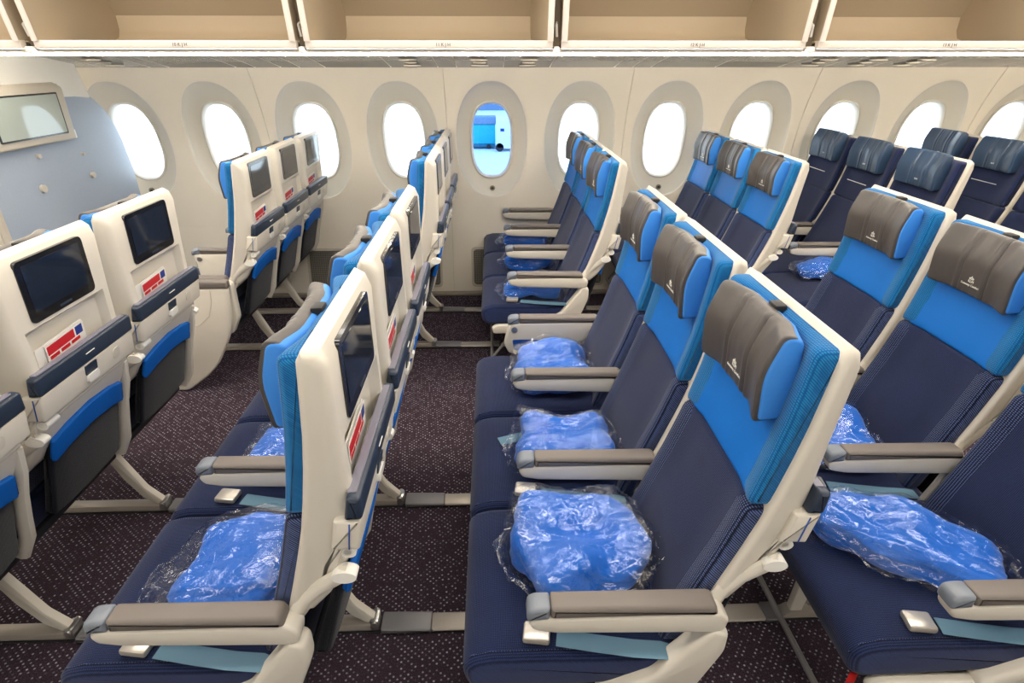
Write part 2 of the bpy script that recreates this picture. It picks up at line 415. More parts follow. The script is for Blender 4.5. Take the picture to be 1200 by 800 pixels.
for nm, x in (('wall_front', X0), ('wall_rear', X1)):
    bm = bmesh.new(); rbox(bm, (x, YC, 1.15), (.04, 5.6, 2.4), 0); tag(finish(nm, bm, 'wall'), kind='structure')
# upper wall behind the bins
for nm, s in (('trim_1', 1), ('trim_2', -1)):
    bm = bmesh.new(); yy = lambda y: y if s > 0 else 2 * YC - y
    pts = [(4.12, 1.60), (4.12, 1.98)]
    vs = [(bm.verts.new((X0, yy(y), z)), bm.verts.new((X1, yy(y), z))) for y, z in pts]
    bm.faces.new((vs[0][0], vs[0][1], vs[1][1], vs[1][0])); tag(finish(nm, bm, 'wall'), kind='structure')

# service panel run under the bins: sloped plates with seams, reading lamps and buttons
SP = [(4.098, 1.597), (3.90, 1.630), (3.70, 1.657), (3.40, 1.680), (3.18, 1.688), (3.075, 1.694)]
def spz(y): return lerp_curve([(y_, z_) for y_, z_ in reversed(SP)], y)
psu = empty('trim_3'); tag(psu, kind='structure')
xs = [-3.3]; rnd = random.Random(3)
while xs[-1] < 4.2: xs.append(xs[-1] + rnd.choice([.16, .30, .30, .42, .12]))
for a, b in zip(xs, xs[1:]):
    bm = bmesh.new(); A = []; g = .0035
    for y, z in SP: A.append([bm.verts.new((a + g, y, z)), bm.verts.new((b - g, y, z))])
    for p, q in zip(A, A[1:]): bm.faces.new((p[0], p[1], q[1], q[0]))
    r = bmesh.ops.solidify(bm, geom=bm.faces[:], thickness=.008)
    pn = finish('service_panel', bm, 'service_white', psu, 30)
    if .25 < b - a < .35:
        cx = (a + b) / 2
        for yv, ra, rb in ((3.76, .052, .030), (3.88, .040, .016), (3.98, .055, .018)):
            bm = bmesh.new(); z = spz(yv)
            disc(bm, (cx, yv, z - .012), ra, .008, 'z', 22, rb + .012); d = finish('lamp_ring', bm, 'cream_dark', pn)
            bm = bmesh.new(); disc(bm, (cx, yv, z - .014), ra * .75, .006, 'z', 18, rb); finish('lamp_lens', bm, 'lens_dark', pn)
bm = bmesh.new(); rbox(bm, ((X0 + X1) / 2, 3.6, 1.71), (X1 - X0, 1.02, .01), 0); finish('service_backing', bm, 'dark_gap', psu)
# cove light: bright strip between the bin edge and the service panels
l = empty('cove_light', (0, 3.05, 1.668))
bm = bmesh.new(); rbox(bm, (.305, 0, 0), (8.5, .012, .014), .003, 2); finish('diffuser', bm, 'cove', l)
bm = bmesh.new(); rbox(bm, (.305, -.004, .010), (8.6, .024, .010), .002); finish('housing', bm, 'white_plastic', l)
tag(l, 'warm white light strip running under the overhead bins above the windows', 'light strip')

# ------------------------------------------------------------------ overhead bins (open)
def bin_(x0, x1, label, text):
    b = empty('overhead_bin', ((x0 + x1) / 2, 3.0, 1.69)); hw = (x1 - x0) / 2
    lean = lambda z: -.16 * z                       # the front opening leans towards the aisle at the top
    # lip
    bm = bmesh.new(); pts = rounded([(0, 0), (.035, -.004), (.035, .034), (0, .034)], .006)
    V_ = []
    for x in (-hw, hw): V_.append([bm.verts.new((x, p[0], p[1])) for p in pts])
    k = len(pts)
    for i in range(k): bm.faces.new((V_[0][i], V_[0][(i + 1) % k], V_[1][(i + 1) % k], V_[1][i]))
    bm.faces.new(V_[0]); bm.faces.new(V_[1]); finish('bin_lip', bm, 'bin_lip', b)
    # end walls, wider at the back of the opening
    for s in (-1, 1):
        bm = bmesh.new(); xa, xb = s * hw, s * (hw - .022)
        poly = [(0, .034), (.60, .02), (.60, .50), (lean(.5), .50)]
        A = [bm.verts.new((xa, y, z)) for y, z in poly]; B = [bm.verts.new((xb - s * (.0 if y < .3 else .05), y, z)) for y, z in poly]
        for i in range(4): bm.faces.new((A[i], A[(i + 1) % 4], B[(i + 1) % 4], B[i]))
        bm.faces.new(A); bm.faces.new(B); e = finish('end_wall', bm, 'bin', b)
        bm = bmesh.new(); tube(bm, [(s * (hw - .012), lean(z) - .002, z) for z in (.03, .15, .3, .5)], .014, .006, 8, (0, 1, 0)); finish('edge_trim', bm, 'bin_lip', e)
    # floor, lower back and raked upper back
    bm = bmesh.new()
    prof = [(.03, .030), (.30, .022), (.48, .030), (.565, .06), (.585, .10), (.585, .165)]
    V_ = [(bm.verts.new((-hw + .02, y, z)), bm.verts.new((hw - .02, y, z))) for y, z in prof]
    for p, q in zip(V_, V_[1:]): bm.faces.new((p[0], p[1], q[1], q[0]))
    finish('bin_tray', bm, 'bin_back', b, 60)
    bm = bmesh.new(); prof = [(.585, .165), (.50, .30), (.30, .46), (.0, .54)]
    V_ = [(bm.verts.new((-hw + .02, y, z)), bm.verts.new((hw - .02, y, z))) for y, z in prof]
    for p, q in zip(V_, V_[1:]): bm.faces.new((p[0], p[1], q[1], q[0]))
    finish('bin_roof', bm, 'bin', b)
    # seat-number placard printed on the lip
    me = text_mesh(text, .020); me.materials.append(MATS['print_dark'])
    t = bpy.data.objects.new('placard', me); COL.objects.link(t); t.parent = b; t.location = (hw * .02 + .05, -.0015, .010); t.rotation_euler = (R(90), 0, 0)
    tag(b, label, 'overhead bin')
BE = [(-3.28, -2.135), (-2.075, -.897), (-.855, .290), (.332, 1.490), (1.552, 2.700), (2.745, 3.9)]
BL = ['open beige overhead bin above the grey-blue partition', 'open beige overhead bin just behind the partition, above the bulkhead row',
      'open beige overhead bin above the blue-tinted window', 'open beige overhead bin next aft of the blue-tinted window',
      'open beige overhead bin above the first all-navy seats', 'rearmost open beige overhead bin above the last navy seats']
for i, ((a, b), lb) in enumerate(zip(BE, BL)): bin_(a, b, lb, '%d K J H' % (9 + i))
for i, ((_, a), (b, _)) in enumerate(zip(BE, BE[1:])):
    d = empty('bin_divider', ((a + b) / 2, 3.05, 1.69)); wd = b - a
    bm = bmesh.new(); rbox(bm, (0, .26, .26), (wd - .004, .5, .5), 0); finish('divider_web', bm, 'bin_gap', d)
    bm = bmesh.new(); tube(bm, [(.0, -.02, .05), (-.004, -.03, .10)], .006, n=8); tube(bm, [(-.004, -.03, .10), (.0, 0, .11)], .004, n=8); finish('latch_pin', bm, 'white_plastic', d)
    bm = bmesh.new(); rbox(bm, (0, -.03, -.006), (wd * .6, .05, .03), .008); finish('end_clip', bm, 'white_plastic', d)
    tag(d, 'narrow brown divider with white pin between the %s overhead bins' % ['first and second', 'second and third', 'third and fourth', 'fourth and fifth', 'fifth and sixth'][i], 'bin divider', 'dividers between the overhead bins')

# ------------------------------------------------------------------ seats
PIT, SW, SWW = .889, .485, .478
PIV = (.40, 0, .47)                                   # recline pivot
FRONT = [(.44, .366), (.47, .374), (.58, .414), (.72, .464), (.84, .502), (.95, .528), (1.05, .547), (1.15, .561), (1.20, .568)]
def zline(z0, z1, n): return [z0 + (z1 - z0) * i / (n - 1) for i in range(n)]
def rel(x, y, z): return (x - PIV[0], y - PIV[1], z - PIV[2])
def back_slab(z0, z1, th, y0, y1, r, proud=0., bolster=.022, n=10, rt=.02):
    """slab that follows the front line of the backrest between two heights"""
    zs = zline(z0, z1, n)
    poly = [(lerp_curve(FRONT, z) - proud, z) for z in zs] + [(lerp_curve(FRONT, z) + th, z) for z in reversed(zs)]
    poly = rounded(poly, [rt if i in (0, n - 1, n, 2 * n - 1) else 0 for i in range(2 * n)])
    def off(x, y, z):
        f = 1 if x < lerp_curve(FRONT, z) + th * .5 else 0
        b = bolster * sstep(.10, .20, abs(y)) * f - .006 * (1 - abs(y) / .2) * 0
        lum = .010 * math.exp(-((z - .60) / .10) ** 2) * f * (1 - sstep(.08, .2, abs(y)))
        return rel(x - b - lum + .012 * f, y, z)
    bm = bmesh.new(); pillow(bm, poly, y0, y1, r, 3, [y0 + (y1 - y0) * i / 12 for i in range(1, 12)], off); return bm

def piv(o): o.location = PIV; return o
def make_seat(kind):
    nav = kind == 'navy'
    s = empty('passenger_seat')
    # --- seat cushion
    top = [(-.085, .405), (-.082, .432), (-.06, .452), (-.02, .462), (.10, .462), (.25, .458), (.40, .462), (.43, .44), (.43, .36), (-.04, .345), (-.075, .365)]
    poly = rounded(top, .012, 2)
    def off(x, y, z):
        d = .008 * (1 - (y / .24) ** 2) * (1 if z > .42 else 0) * sstep(-.05, .05, x)
        return (x, y, z + d)
    bm = bmesh.new(); pillow(bm, poly, -.2385, .2385, .022, 4, [-.16, -.08, 0, .08, .16], off)
    cu = finish('seat_cushion', bm, 'navy', s, 50)
    for sy in (-1, 1):
        bm = bmesh.new(); tube(bm, [(x, sy * .221, z + .0005) for x, z in ((-.082, .42), (-.062, .4475), (-.02, .459), (.10, .4605), (.25, .457), (.38, .459))], .0028, n=6)
        finish('piping', bm, 'navy_side', cu)
    # --- backrest
    piv(finish('back_cushion', back_slab(.455, .852, .045, -.207, .207, .016), ['navy_side' if not nav else 'navy'], s, 50))
    piv(finish('back_cover', back_slab(.462, .850, .02, -.172, .172, .010, .005, .012), 'navy', s, 50))
    piv(finish('upper_cushion', back_slab(.852, 1.197, .045, -.207, .207, .016, rt=.018), 'teal_knit' if not nav else 'navy', s, 50))
    piv(finish('upper_cover', back_slab(.850, 1.150, .02, -.172, .172, .010, .005, .012), 'blue_satin' if not nav else 'navy', s, 50))
    if nav:
        bm = bmesh.new(); x = lerp_curve(FRONT, .96); tube(bm, [rel(x - .002, y, .96) for y in (-.10, 0, .10)], .0022, n=6, up=(0, 0, 1)); piv(finish('piping', bm, 'print_white', s))
    # --- shell
    fr = [(lerp_curve(FRONT, z) + .028, z) for z in zline(.60, 1.19, 9)]
    REAR = [(.585, .500), (.62, .540), (.68, .578), (.74, .604), (.79, .615), (.82, .620), (.90, .628), (.98, .6315), (1.003, .632), (1.10, .638), (1.165, .642), (1.196, .630), (1.208, .606)]
    poly = fr + [(x, z) for z, x in reversed(REAR)]
    def off(x, y, z):
        k = 0
        if x > lerp_curve(FRONT, z) + .045: k = .040 * (1 - sstep(.166, .180, abs(y))) * sstep(.80, .82, z) * (1 - sstep(.985, 1.0, z))
        tp_ = sstep(.0, .085, x - lerp_curve(FRONT, z) - .03)
        return rel(x - k, y * (1 - .125 * tp_), z)
    bm = bmesh.new(); pillow(bm, poly, -.224, .224, .016, 4, [-.186, -.172, -.1, 0, .1, .172, .186], off)
    piv(finish('back_shell', bm, 'cream', s, 42))
    # --- screen
    TL = math.atan2(.009, .16)                          # the rear face leans a little
    def rp(u, v, d):                                    # u across, v up from z=1.08, d out of the rear face
        return rel(.6365 + v * math.sin(TL) + d * math.cos(TL), u, 1.098 + v * math.cos(TL) - d * math.sin(TL))
    bm = bmesh.new(); plate(bm, rect(.266, .168, .018, 4), -.012, .0045, rp); sc = piv(finish('screen_bezel', bm, 'bezel', s, 30))
    bm = bmesh.new(); plate(bm, rect(.226, .126, .004, 2, 0, .006), .004, .0056, rp); finish('screen', bm, 'screen', sc)
    bm = bmesh.new(); plate(bm, rect(.05, .006, .002, 2, 0, -.073), .004, .0056, rp); finish('control_strip', bm, 'slate', sc)
    # --- tray table with its dark upper band
    poly = rounded([(.572, .765), (.630, .762), (.645, .84), (.590, .84)], .006)
    bm = bmesh.new(); pillow(bm, poly, -.217, .217, .008, 3, (), lambda x, y, z: rel(x, y, z)); tr = piv(finish('tray_table', bm, 'cream', s))
    poly = rounded([(.612, .840), (.648, .840), (.652, .892), (.626, .897)], .007)
    bm = bmesh.new(); pillow(bm, poly, -.219, .219, .010, 3, (), lambda x, y, z: rel(x, y, z)); finish('tray_band', bm, 'slate', tr)
    bm = bmesh.new(); rbox(bm, rel(.634, 0, .8955), (.018, .40, .004), .001, 1); finish('pocket_rim', bm, 'tray_top', tr)
    def tp(u, v, d): t = v / .08; return rel(.637 + v * .2 + d, u, .80 + v)
    bm = bmesh.new(); plate(bm, rect(.052, .030, .003, 2, -.01, .020), .0, .004, tp); finish('latch_plate', bm, 'slate', tr)
    bm = bmesh.new(); plate(bm, rect(.050, .026, .010, 4, -.01, -.008), .0, .009, tp); finish('latch', bm, 'white_plastic', tr)
    bm = bmesh.new(); plate(bm, rect(.034, .034, .014, 5, .115, .005), -.002, .003, tp); h = finish('cup_hook', bm, 'cream_dark', tr)
    bm = bmesh.new(); rbox(bm, rel(.6505, 0, .868), (.003, .040, .003), .001, 1); finish('band_mark', bm, 'print_white', tr)
    for sy in (-1, 1):
        bm = bmesh.new(); rbox(bm, rel(.616, sy * .2175, .80), (.003, .003, .066), .001, 1, Matrix.Rotation(R(10), 4, 'Y')); finish('side_stripe', bm, 'line_blue', tr)
    # --- lower back: panel, rod, stretch pocket
    poly = rounded([(.470, .56), (.560, .68), (.598, .768), (.575, .768), (.535, .68), (.445, .56)], .004)
    bm = bmesh.new(); pillow(bm, poly, -.205, .205, .006, 2, (), lambda x, y, z: rel(x, y, z)); piv(finish('lower_panel', bm, 'cream', s))
    bm = bmesh.new(); tube(bm, [rel(.598, y, .742) for y in (-.20, -.1, .1, .20)], .008, n=10, up=(0, 0, 1)); tb = piv(finish('tray_rod', bm, 'cream_dark', s))
    bm = bmesh.new(); tube(bm, [rel(.600, y, .740) for y in (-.200, -.150)], .016, .013, 12, (0, 0, 1)); finish('rod_end', bm, 'white_plastic', tb)
    poly = rounded([(.455, .40), (.492, .40), (.548, .60), (.562, .668), (.548, .668), (.520, .60)], .006)
    bm = bmesh.new(); pillow(bm, poly, -.170, .170, .012, 3, [-.1, 0, .1], lambda x, y, z: (x + .012 * (1 - (y / .17) ** 2), y, z)); pk = finish('seat_pocket', bm, 'pocket_mesh', s, 50)
    poly = rounded([(.545, .640), (.563, .628), (.581, .700), (.568, .706)], .005)
    bm = bmesh.new(); pillow(bm, poly, -.172, .172, .010, 3, [-.1, 0, .1], lambda x, y, z: (x + .013 * (1 - (y / .17) ** 2), y, z - .03 * (y / .17) ** 2)); finish('pocket_trim', bm, 'pocket_blue', pk, 50)
    for sy in (1,):                                      # curved side frames between back and pan
        bm = bmesh.new(); tube(bm, [(x, sy * .200, z) for x, z in ((.575, .735), (.562, .66), (.535, .58), (.515, .50), (.500, .43), (.46, .36))], .022, .016, 10); finish('side_frame', bm, 'cream', s)
    bm = bmesh.new(); rbox(bm, (.20, 0, .335), (.46, .44, .03), .008); finish('seat_pan', bm, 'under', s)
    # --- headrest: blue core, leather front, printed mark
    hb, ht = (1.020 if not nav else 1.03), (1.205 if not nav else 1.215)
    core = rounded([(.514, hb), (.560, hb + .004), (.575, hb + .09), (.572, ht - .012), (.535, ht - .006), (.508, hb + .1)], [.012, .012, .01, .016, .018, .03], 4)
    wing = lambda x, y, z: rel(x - .020 * sstep(.07, .155, abs(y)) + .010, y, z)
    bm = bmesh.new(); pillow(bm, core, -.154, .154, .007, 3, [-.12, -.08, -.04, 0, .04, .08, .12], wing); hd = piv(finish('headrest', bm, 'head_blue' if not nav else 'leather_blue', s, 50))
    cov = rounded([(.509, hb - .004), (.556, hb + .002), (.556, hb + .012), (.535, hb + .02), (.535, ht - .03), (.565, ht - .03), (.566, ht - .009), (.533, ht - .001), (.5025, hb + .1)], [.012, .004, .004, .004, .004, .004, .012, .022, .03], 4)
    def cof(x, y, z):
        g = .0042 * (math.exp(-((y - .050) / .0042) ** 2) + math.exp(-((y + .050) / .0042) ** 2)) - .0028 * (math.exp(-((abs(y) - .061) / .006) ** 2) + math.exp(-((abs(y) - .039) / .006) ** 2))
        g = g * (1 if x < .54 else 0)
        wr = (.0014 * noise.noise(Vector((y * 26, z * 16, 3))) + .0012 * noise.noise(Vector((y * 55, z * 9, 8)))) * (1 if x < .54 else 0)
        return wing(x + g + wr - .0035, y, z)
    bm = bmesh.new(); pillow(bm, cov, -.1505, .1505, .004, 2, [-.1505 + .301 * i / 80 for i in range(1, 80)], cof); lc = finish('headrest_cover', bm, 'leather' if not nav else 'leather_blue', hd, 50)
    TH = math.atan2(.0065, .10)
    def emb(me_name, body, size, zc, yc=0.0):
        me = text_mesh(body, size); me.materials.append(MATS['print_white'])
        o = bpy.data.objects.new(me_name, me); COL.objects.link(o); o.parent = hd
        x = .5145 - .0062 * (zc - hb) / .1
        o.location = rel(x - .0005, yc, zc); o.rotation_euler = (R(90), 0, R(-90)); return o
    if not nav:
        emb('cover_lettering', 'Economy Comfort', .0092, hb + .026)
        emb('cover_emblem', 'KLM', .0110, hb + .037)
        bm = bmesh.new()
        for y, z in ((-.007, .0500), (-.0035, .0512), (0, .0516), (.0035, .0512), (.007, .0500)): disc(bm, rel(.5105, y, hb + z), .0017, .001, 'x', 8)
        disc(bm, rel(.5103, 0, hb + .0552), .0016, .001, 'x', 8); rbox(bm, rel(.511, 0, hb + .0475), (.001, .016, .0018), 0)
        finish('cover_crown', bm, 'print_white', hd)
    else: emb('cover_emblem', 'KLM', .0130, hb + .030)
    bm = bmesh.new(); rbox(bm, rel(.578, 0, 1.190), (.026, .036, .030), .005); rbox(bm, rel(.574, 0, 1.12), (.016, .06, .12), .004); finish('headrest_slide', bm, 'black', hd)
    # --- lap belt
    bm = bmesh.new()
    pts = [(.385, -.232, .462), (.30, -.226, .466), (.22, -.212, .4665), (.13, -.196, .470)]
    tube(bm, pts, .0225, .0016, 8, (0, 0, 1)); bl = finish('seat_belt', bm, 'belt', s)
    bm = bmesh.new(); rbox(bm, (.085, -.190, .478), (.062, .050, .018), .006, 2, Matrix.Rotation(R(-8), 4, 'Z')); finish('buckle', bm, 'buckle', bl)
    return s

def armrest(s, y, deep=None):
    """arm on one side of a seat, cushion pad and front cap as sub-parts"""
    if deep == 'console': poly = [(.07, .612), (.085, .40), (.15, .33), (.43, .33), (.475, .42), (.478, .60), (.46, .622), (.08, .622)]
    elif deep == 'fairing': poly = [(.058, .600), (.040, .520), (.060, .478), (.20, .470), (.33, .50), (.46, .575), (.470, .612), (.45, .622), (.075, .622)]
    else: poly = [(.060, .606), (.072, .584), (.12, .574), (.45, .562), (.476, .568), (.482, .60), (.462, .622), (.075, .622)]
    bm = bmesh.new(); pillow(bm, rounded(poly, .010), y - .024, y + .024, .009, 3); a = finish('armrest', bm, 'cream', s)
    bm = bmesh.new(); pillow(bm, rounded([(.106, .619), (.455, .619), (.449, .640), (.440, .646), (.106, .650)], .006), y - .0255, y + .0255, .010, 3); finish('armrest_pad', bm, 'pad', a)
    bm = bmesh.new(); pillow(bm, rounded([(.056, .612), (.106, .616), (.106, .650), (.072, .649), (.058, .640)], .008), y - .0250, y + .0250, .010, 3); finish('armrest_cap', bm, 'pad_cap', a)
    if deep == 'fairing':
        bm = bmesh.new(); plate(bm, rounded([(.075, .545), (.19, .545), (.205, .500), (.19, .488), (.085, .494)], .010), 0, .004, lambda u, v, d: (u, y - .0225 - d, v)); finish('armrest_inlay', bm, 'line_blue', a)
        bm = bmesh.new(); disc(bm, (.085, y - .027, .592), .014, .005, 'y'); finish('recline_button', bm, 'steel', a)
    elif deep == 'console':
        bm = bmesh.new(); disc(bm, (.10, y - .028, .592), .014, .006, 'y'); finish('recline_button', bm, 'steel', a)
    return a
def arm_link(s, y, end):
    """bent link from the arm's rear up to the back, and for end seats the shroud down to the pan"""
    yo = y; yl = y + (.034 if y < 0 else -.034)
    bm = bmesh.new(); tube(bm, [(x, yo + (yl - yo) * t, z) for x, z, t in ((.440, .570, .3), (.456, .600, .6), (.480, .635, .9), (.515, .665, 1), (.552, .690, 1), (.585, .712, 1))], .018, .012, 10); l = finish('armrest_link', bm, 'cream_dark' if not end else 'cream', s)
    bm = bmesh.new(); disc(bm, (.575, yl - .0145, .705), .026, .029, 'y', 20, .015); finish('link_cap', bm, 'white_plastic', l)
    if end:
        poly = rounded([(.30, .30), (.365, .30), (.44, .38), (.488, .50), (.488, .560), (.455, .575), (.40, .50), (.34, .42), (.22, .36), (.22, .31)], .014, 3)
        bm = bmesh.new(); pillow(bm, poly, yo - .026, yo + .026, .013, 3); finish('end_shroud', bm, 'cream', s, 50)
        bm = bmesh.new(); pillow(bm, rounded([(-.02, .30), (.26, .30), (.26, .345), (.0, .352), (-.03, .335)], .012), yo - .012, yo + .020, .008, 3); finish('pan_fairing', bm, 'cream', s, 50)
    else:
        bm = bmesh.new(); tube(bm, [(.455, yo, .575), (.43, yo, .50), (.40, yo, .42), (.38, yo, .35)], .018, .012, 8); finish('arm_post', bm, 'cream_dark', s)

protos = {}
PIVOTED = {'back_cushion', 'back_cover', 'upper_cushion', 'upper_cover', 'back_shell', 'screen_bezel', 'tray_table', 'lower_panel', 'tray_rod', 'headrest'}
def base_name(o): return o.name.split('.')[0]
def place_seat(kind, x, y, recline, pitch, label, group, arms, ends, head_dz=0.0, belt=False, nobelt=False):
    if kind not in protos: protos[kind] = make_seat(kind)
    s = copy_tree(protos[kind]); s.location = (x, y, 0)
    for c in s.children:
        nm = base_name(c)
        if nm in PIVOTED: c.rotation_euler = (0, R(recline), 0)
        if nm == 'headrest' and head_dz: c.location.z += head_dz; c.location.x += head_dz * .12
    if nobelt:
        for c in list(s.children_recursive):
            if base_name(c) in ('seat_belt', 'buckle'): bpy.data.objects.remove(c)
    for (yo, deep) in arms: armrest(s, yo, deep)
    for (yo, e) in ends: arm_link(s, yo, e)
    if belt:
        bm = bmesh.new(); tube(bm, [(.39, .19, .478), (.25, .14, .477), (.10, .09, .476), (.01, .06, .473)], .0225, .0016, 8, (0, 0, 1)); finish('seat_belt', bm, 'belt', s)
    tag(s, label, 'seat', group); return s

def frame(x, ys, ylo, yhi, label, deep=False):
    """the shared base of one triple: two beams and two leg sets"""
    f = empty('seat_frame', (x, (ylo + yhi) / 2, 0)); yc = (ylo + yhi) / 2
    for bx in (.10, .33):
        bm = bmesh.new(); tube(bm, [(bx, ylo + .03 - yc, .30), (bx, yhi - .03 - yc, .30)], .022, n=12, up=(0, 0, 1)); finish('beam', bm, 'bar_grey', f)
    for ty in ys:
        t = ty - yc
        bm = bmesh.new(); pillow(bm, rounded([(.02, .004), (.50, .004), (.50, .03), (.47, .034), (.06, .034)], .006), t - .022, t + .022, .005, 2); finish('foot_rail', bm, 'track_light', f)
        bm = bmesh.new(); pillow(bm, rounded([(.06, .02), (.10, .02), (.135, .30), (.08, .30)], .008), t - .014, t + .014, .005, 2); finish('leg', bm, 'cream_dark', f)
        bm = bmesh.new(); pillow(bm, rounded([(.47, .03), (.495, .05), (.44, .115), (.36, .30), (.32, .30), (.37, .16), (.42, .07)], .01), t - .014, t + .014, .005, 2); finish('leg', bm, 'cream', f)
        bm = bmesh.new(); tube(bm, [(.12, t, .05), (.30, t, .26)], .010, n=8); finish('brace', bm, 'bar_grey', f)
        bm = bmesh.new(); rbox(bm, (.492, t, .03), (.030, .052, .045), .008); tube(bm, [(.492, t - .03, .04), (.492, t + .03, .04)], .010, n=10, up=(0, 0, 1)); finish('foot_clamp', bm, 'steel', f)
    bm = bmesh.new(); tube(bm, [(-.03, ylo + .02 - yc, .12), (-.03, yhi - .02 - yc, .12)], .009, n=10, up=(0, 0, 1)); finish('bag_bar', bm, 'bar_grey', f)
    for sy in (ylo + .05 - yc, yhi - .05 - yc):
        bm = bmesh.new(); tube(bm, [(-.03, sy, .12), (.03, sy, .20), (.10, sy, .30)], .008, n=8); finish('bag_bar_arm', bm, 'bar_grey', f)
    tag(f, label, 'seat frame'); return f

A_C, A_W = .817, 2.832                                  # first armrest of the centre triple / window triple
ROW_X = [-2 * PIT - .062, -PIT, 0.0, PIT, 2 * PIT - .06, 3 * PIT - .14]
ROWN = ['bulkhead row', 'second row', 'third row', 'fourth row', 'fifth row', 'sixth row']
POS_C = ['end seat away from the windows', 'middle seat', 'end seat beside the window-side aisle']
POS_W = ['aisle seat', 'middle seat', 'window seat']
REC_C = [-1.2, -3.0, 0.0, .5]
REC_W = [-1.2, -3.5, 1.0, 2.5, 3.0, 3.0]
for r in range(4):
    x = ROW_X[r]
    for k in range(3):
        arms = [(-SW / 2, None)]; ends = [(-SW / 2, k == 0)]
        if k == 2: arms.append((SW / 2, 'fairing')); ends.append((SW / 2, False))
        place_seat('comfort', x, A_C + SW * (k + .5), REC_C[r], PIT, '%s of the centre block, %s, navy and bright blue' % (POS_C[k], ROWN[r]), 'seats of the centre block', arms, ends, 0, (r, k) == (2, 1), k == 2)
    frame(x, TRACKS[:2], A_C, A_C + 3 * SW, 'metal leg frame under the centre seats of the ' + ROWN[r])
for r in range(6):
    x = ROW_X[r] + .012; nav = r >= 4
    for k in range(3):
        if r == 5 and k == 0: pass
        deep = 'console' if r == 0 else None
        arms = [(-SWW / 2, deep)]; ends = [(-SWW / 2, k == 0 and r > 0)]
        if k == 2: arms.append((SWW / 2 - .012, deep))
        place_seat('navy' if nav else 'comfort', x, A_W + SWW * (k + .5), REC_W[r], PIT, '%s of the window block, %s, %s' % (POS_W[k], ROWN[r], 'all navy' if nav else 'navy and bright blue'), 'seats of the window block', arms, ends, .012 if nav else 0, False, k > 0)
    frame(x, TRACKS[2:], A_W, A_W + 3 * SWW - .09, 'metal leg frame under the window-side seats of the ' + ROWN[r])
for p in protos.values():
    for c in list(p.children_recursive): bpy.data.objects.remove(c)
    bpy.data.objects.remove(p)

# grey floor covers over the tracks between one row's rear feet and the next row
for r in range(-1, 5):
    for ti, ty in enumerate(TRACKS):
        if ti < 2 and r > 3: continue
        xr = ROW_X[r] if r >= 0 else ROW_X[0] - PIT; nx = ROW_X[r + 1] if r < 5 else xr + PIT
        a, b = xr + .512, nx + .03
        c = empty('track_cover', (a, ty, 0)); mid = .16
        bm = bmesh.new(); pillow(bm, rounded([(0, .004), (mid, .004), (mid, .022), (0, .026)], .004), -.036, .036, .008, 3); finish('cover_end', bm, 'track', c)
        bm = bmesh.new(); pillow(bm, rounded([(mid, .004), (b - a - .05, .004), (b - a - .05, .019), (mid, .019)], .003), -.033, .033, .008, 3); finish('cover_strip', bm, 'track_light', c)
        bm = bmesh.new(); pillow(bm, rounded([(b - a - .05, .004), (b - a, .004), (b - a, .022), (b - a - .05, .022)], .003), -.036, .036, .008, 3); finish('cover_end', bm, 'track', c)
        c.parent = fl

# solid console shroud of the bulkhead row on the aisle
xo = ROW_X[0] + .059
cs = empty('aisle_console', (xo, A_W - .002, 0))
poly = rounded([(-.10, .004), (.09, .004), (.27, .135), (.385, .34), (.415, .46), (.425, .60), (.12, .60), (.03, .30)], [.01, .03, .1, .1, .06, .02, .05, .1], 5)
bm = bmesh.new(); pillow(bm, poly, -.062, -.028, .012, 3); finish('console_body', bm, 'cream', cs, 40)
bm = bmesh.new(); tube(bm, [(.335, -.0625, .595), (.33, -.0628, .53), (.30, -.0628, .45), (.24, -.0628, .40), (.14, -.0628, .375), (.08, -.0628, .37)], .002, n=6); finish('console_seam', bm, 'cream_dark', cs)
bm = bmesh.new(); pillow(bm, rounded([(.05, .60), (.43, .60), (.43, .640), (.05, .648)], .01), -.066, -.026, .010, 3); finish('console_pad', bm, 'pad', cs)
tag(cs, 'cream moulded console closing the aisle side of the bulkhead row', 'console')

# ------------------------------------------------------------------ partition and monitor
px = -2.58
pt = empty('bulkhead_partition', (px, 3.6, 0))
edge = [(-.55, .01), (.585, .01), (.625, .3), (.685, .6), (.690, .9), (.655, 1.15), (.575, 1.33), (.44, 1.44), (.30, 1.47), (-.55, 1.47)]
bm = bmesh.new(); plate(bm, rounded(edge, .04, 4), -.02, .02, lambda u, v, d: (d, u, v)); finish('partition_panel', bm, 'partition', pt, 30)
bm = bmesh.new(); plate(bm, rounded([(-.55, 1.46), (.30, 1.44), (.435, 1.425), (.365, 1.655), (-.55, 1.67)], .012), -.028, .028, lambda u, v, d: (d, u, v)); finish('upper_filler', bm, 'white_plastic', pt, 30)
bm = bmesh.new(); tube(bm, [(0, .0, 1.44), (0, -.56, 1.44)], .002); tube(bm, [(0, -.55, .01), (0, -.55, 1.5)], .022, .022, 8, (1, 0, 0)); finish('edge_post', bm, 'monitor_case', pt)
for u, v, r_ in ((.235, .982, .019), (-.215, .985, .022), (.205, 1.115, .009), (-.165, 1.155, .012)):
    bm = bmesh.new(); disc(bm, (.02, u, v), r_, .016, 'x', 20); finish('bumper_stud', bm, 'cream_dark', pt)
tag(pt, 'grey-blue bulkhead partition with round studs in front of the bulkhead row', 'partition')
mo = empty('wall_monitor', (px + .03, 3.48, 1.37))
bm = bmesh.new(); pillow(bm, rounded([(0, -.155), (.045, -.155), (.05, .13), (.0, .16)], .012), -.42, .255, .02, 4); finish('monitor_case', bm, 'monitor_case', mo)
bm = bmesh.new(); plate(bm, rect(.52, .222, .006, 2, -.075, -.005), .046, .050, lambda u, v, d: (d, u, v)); mb = finish('monitor_bezel', bm, 'bezel', mo)
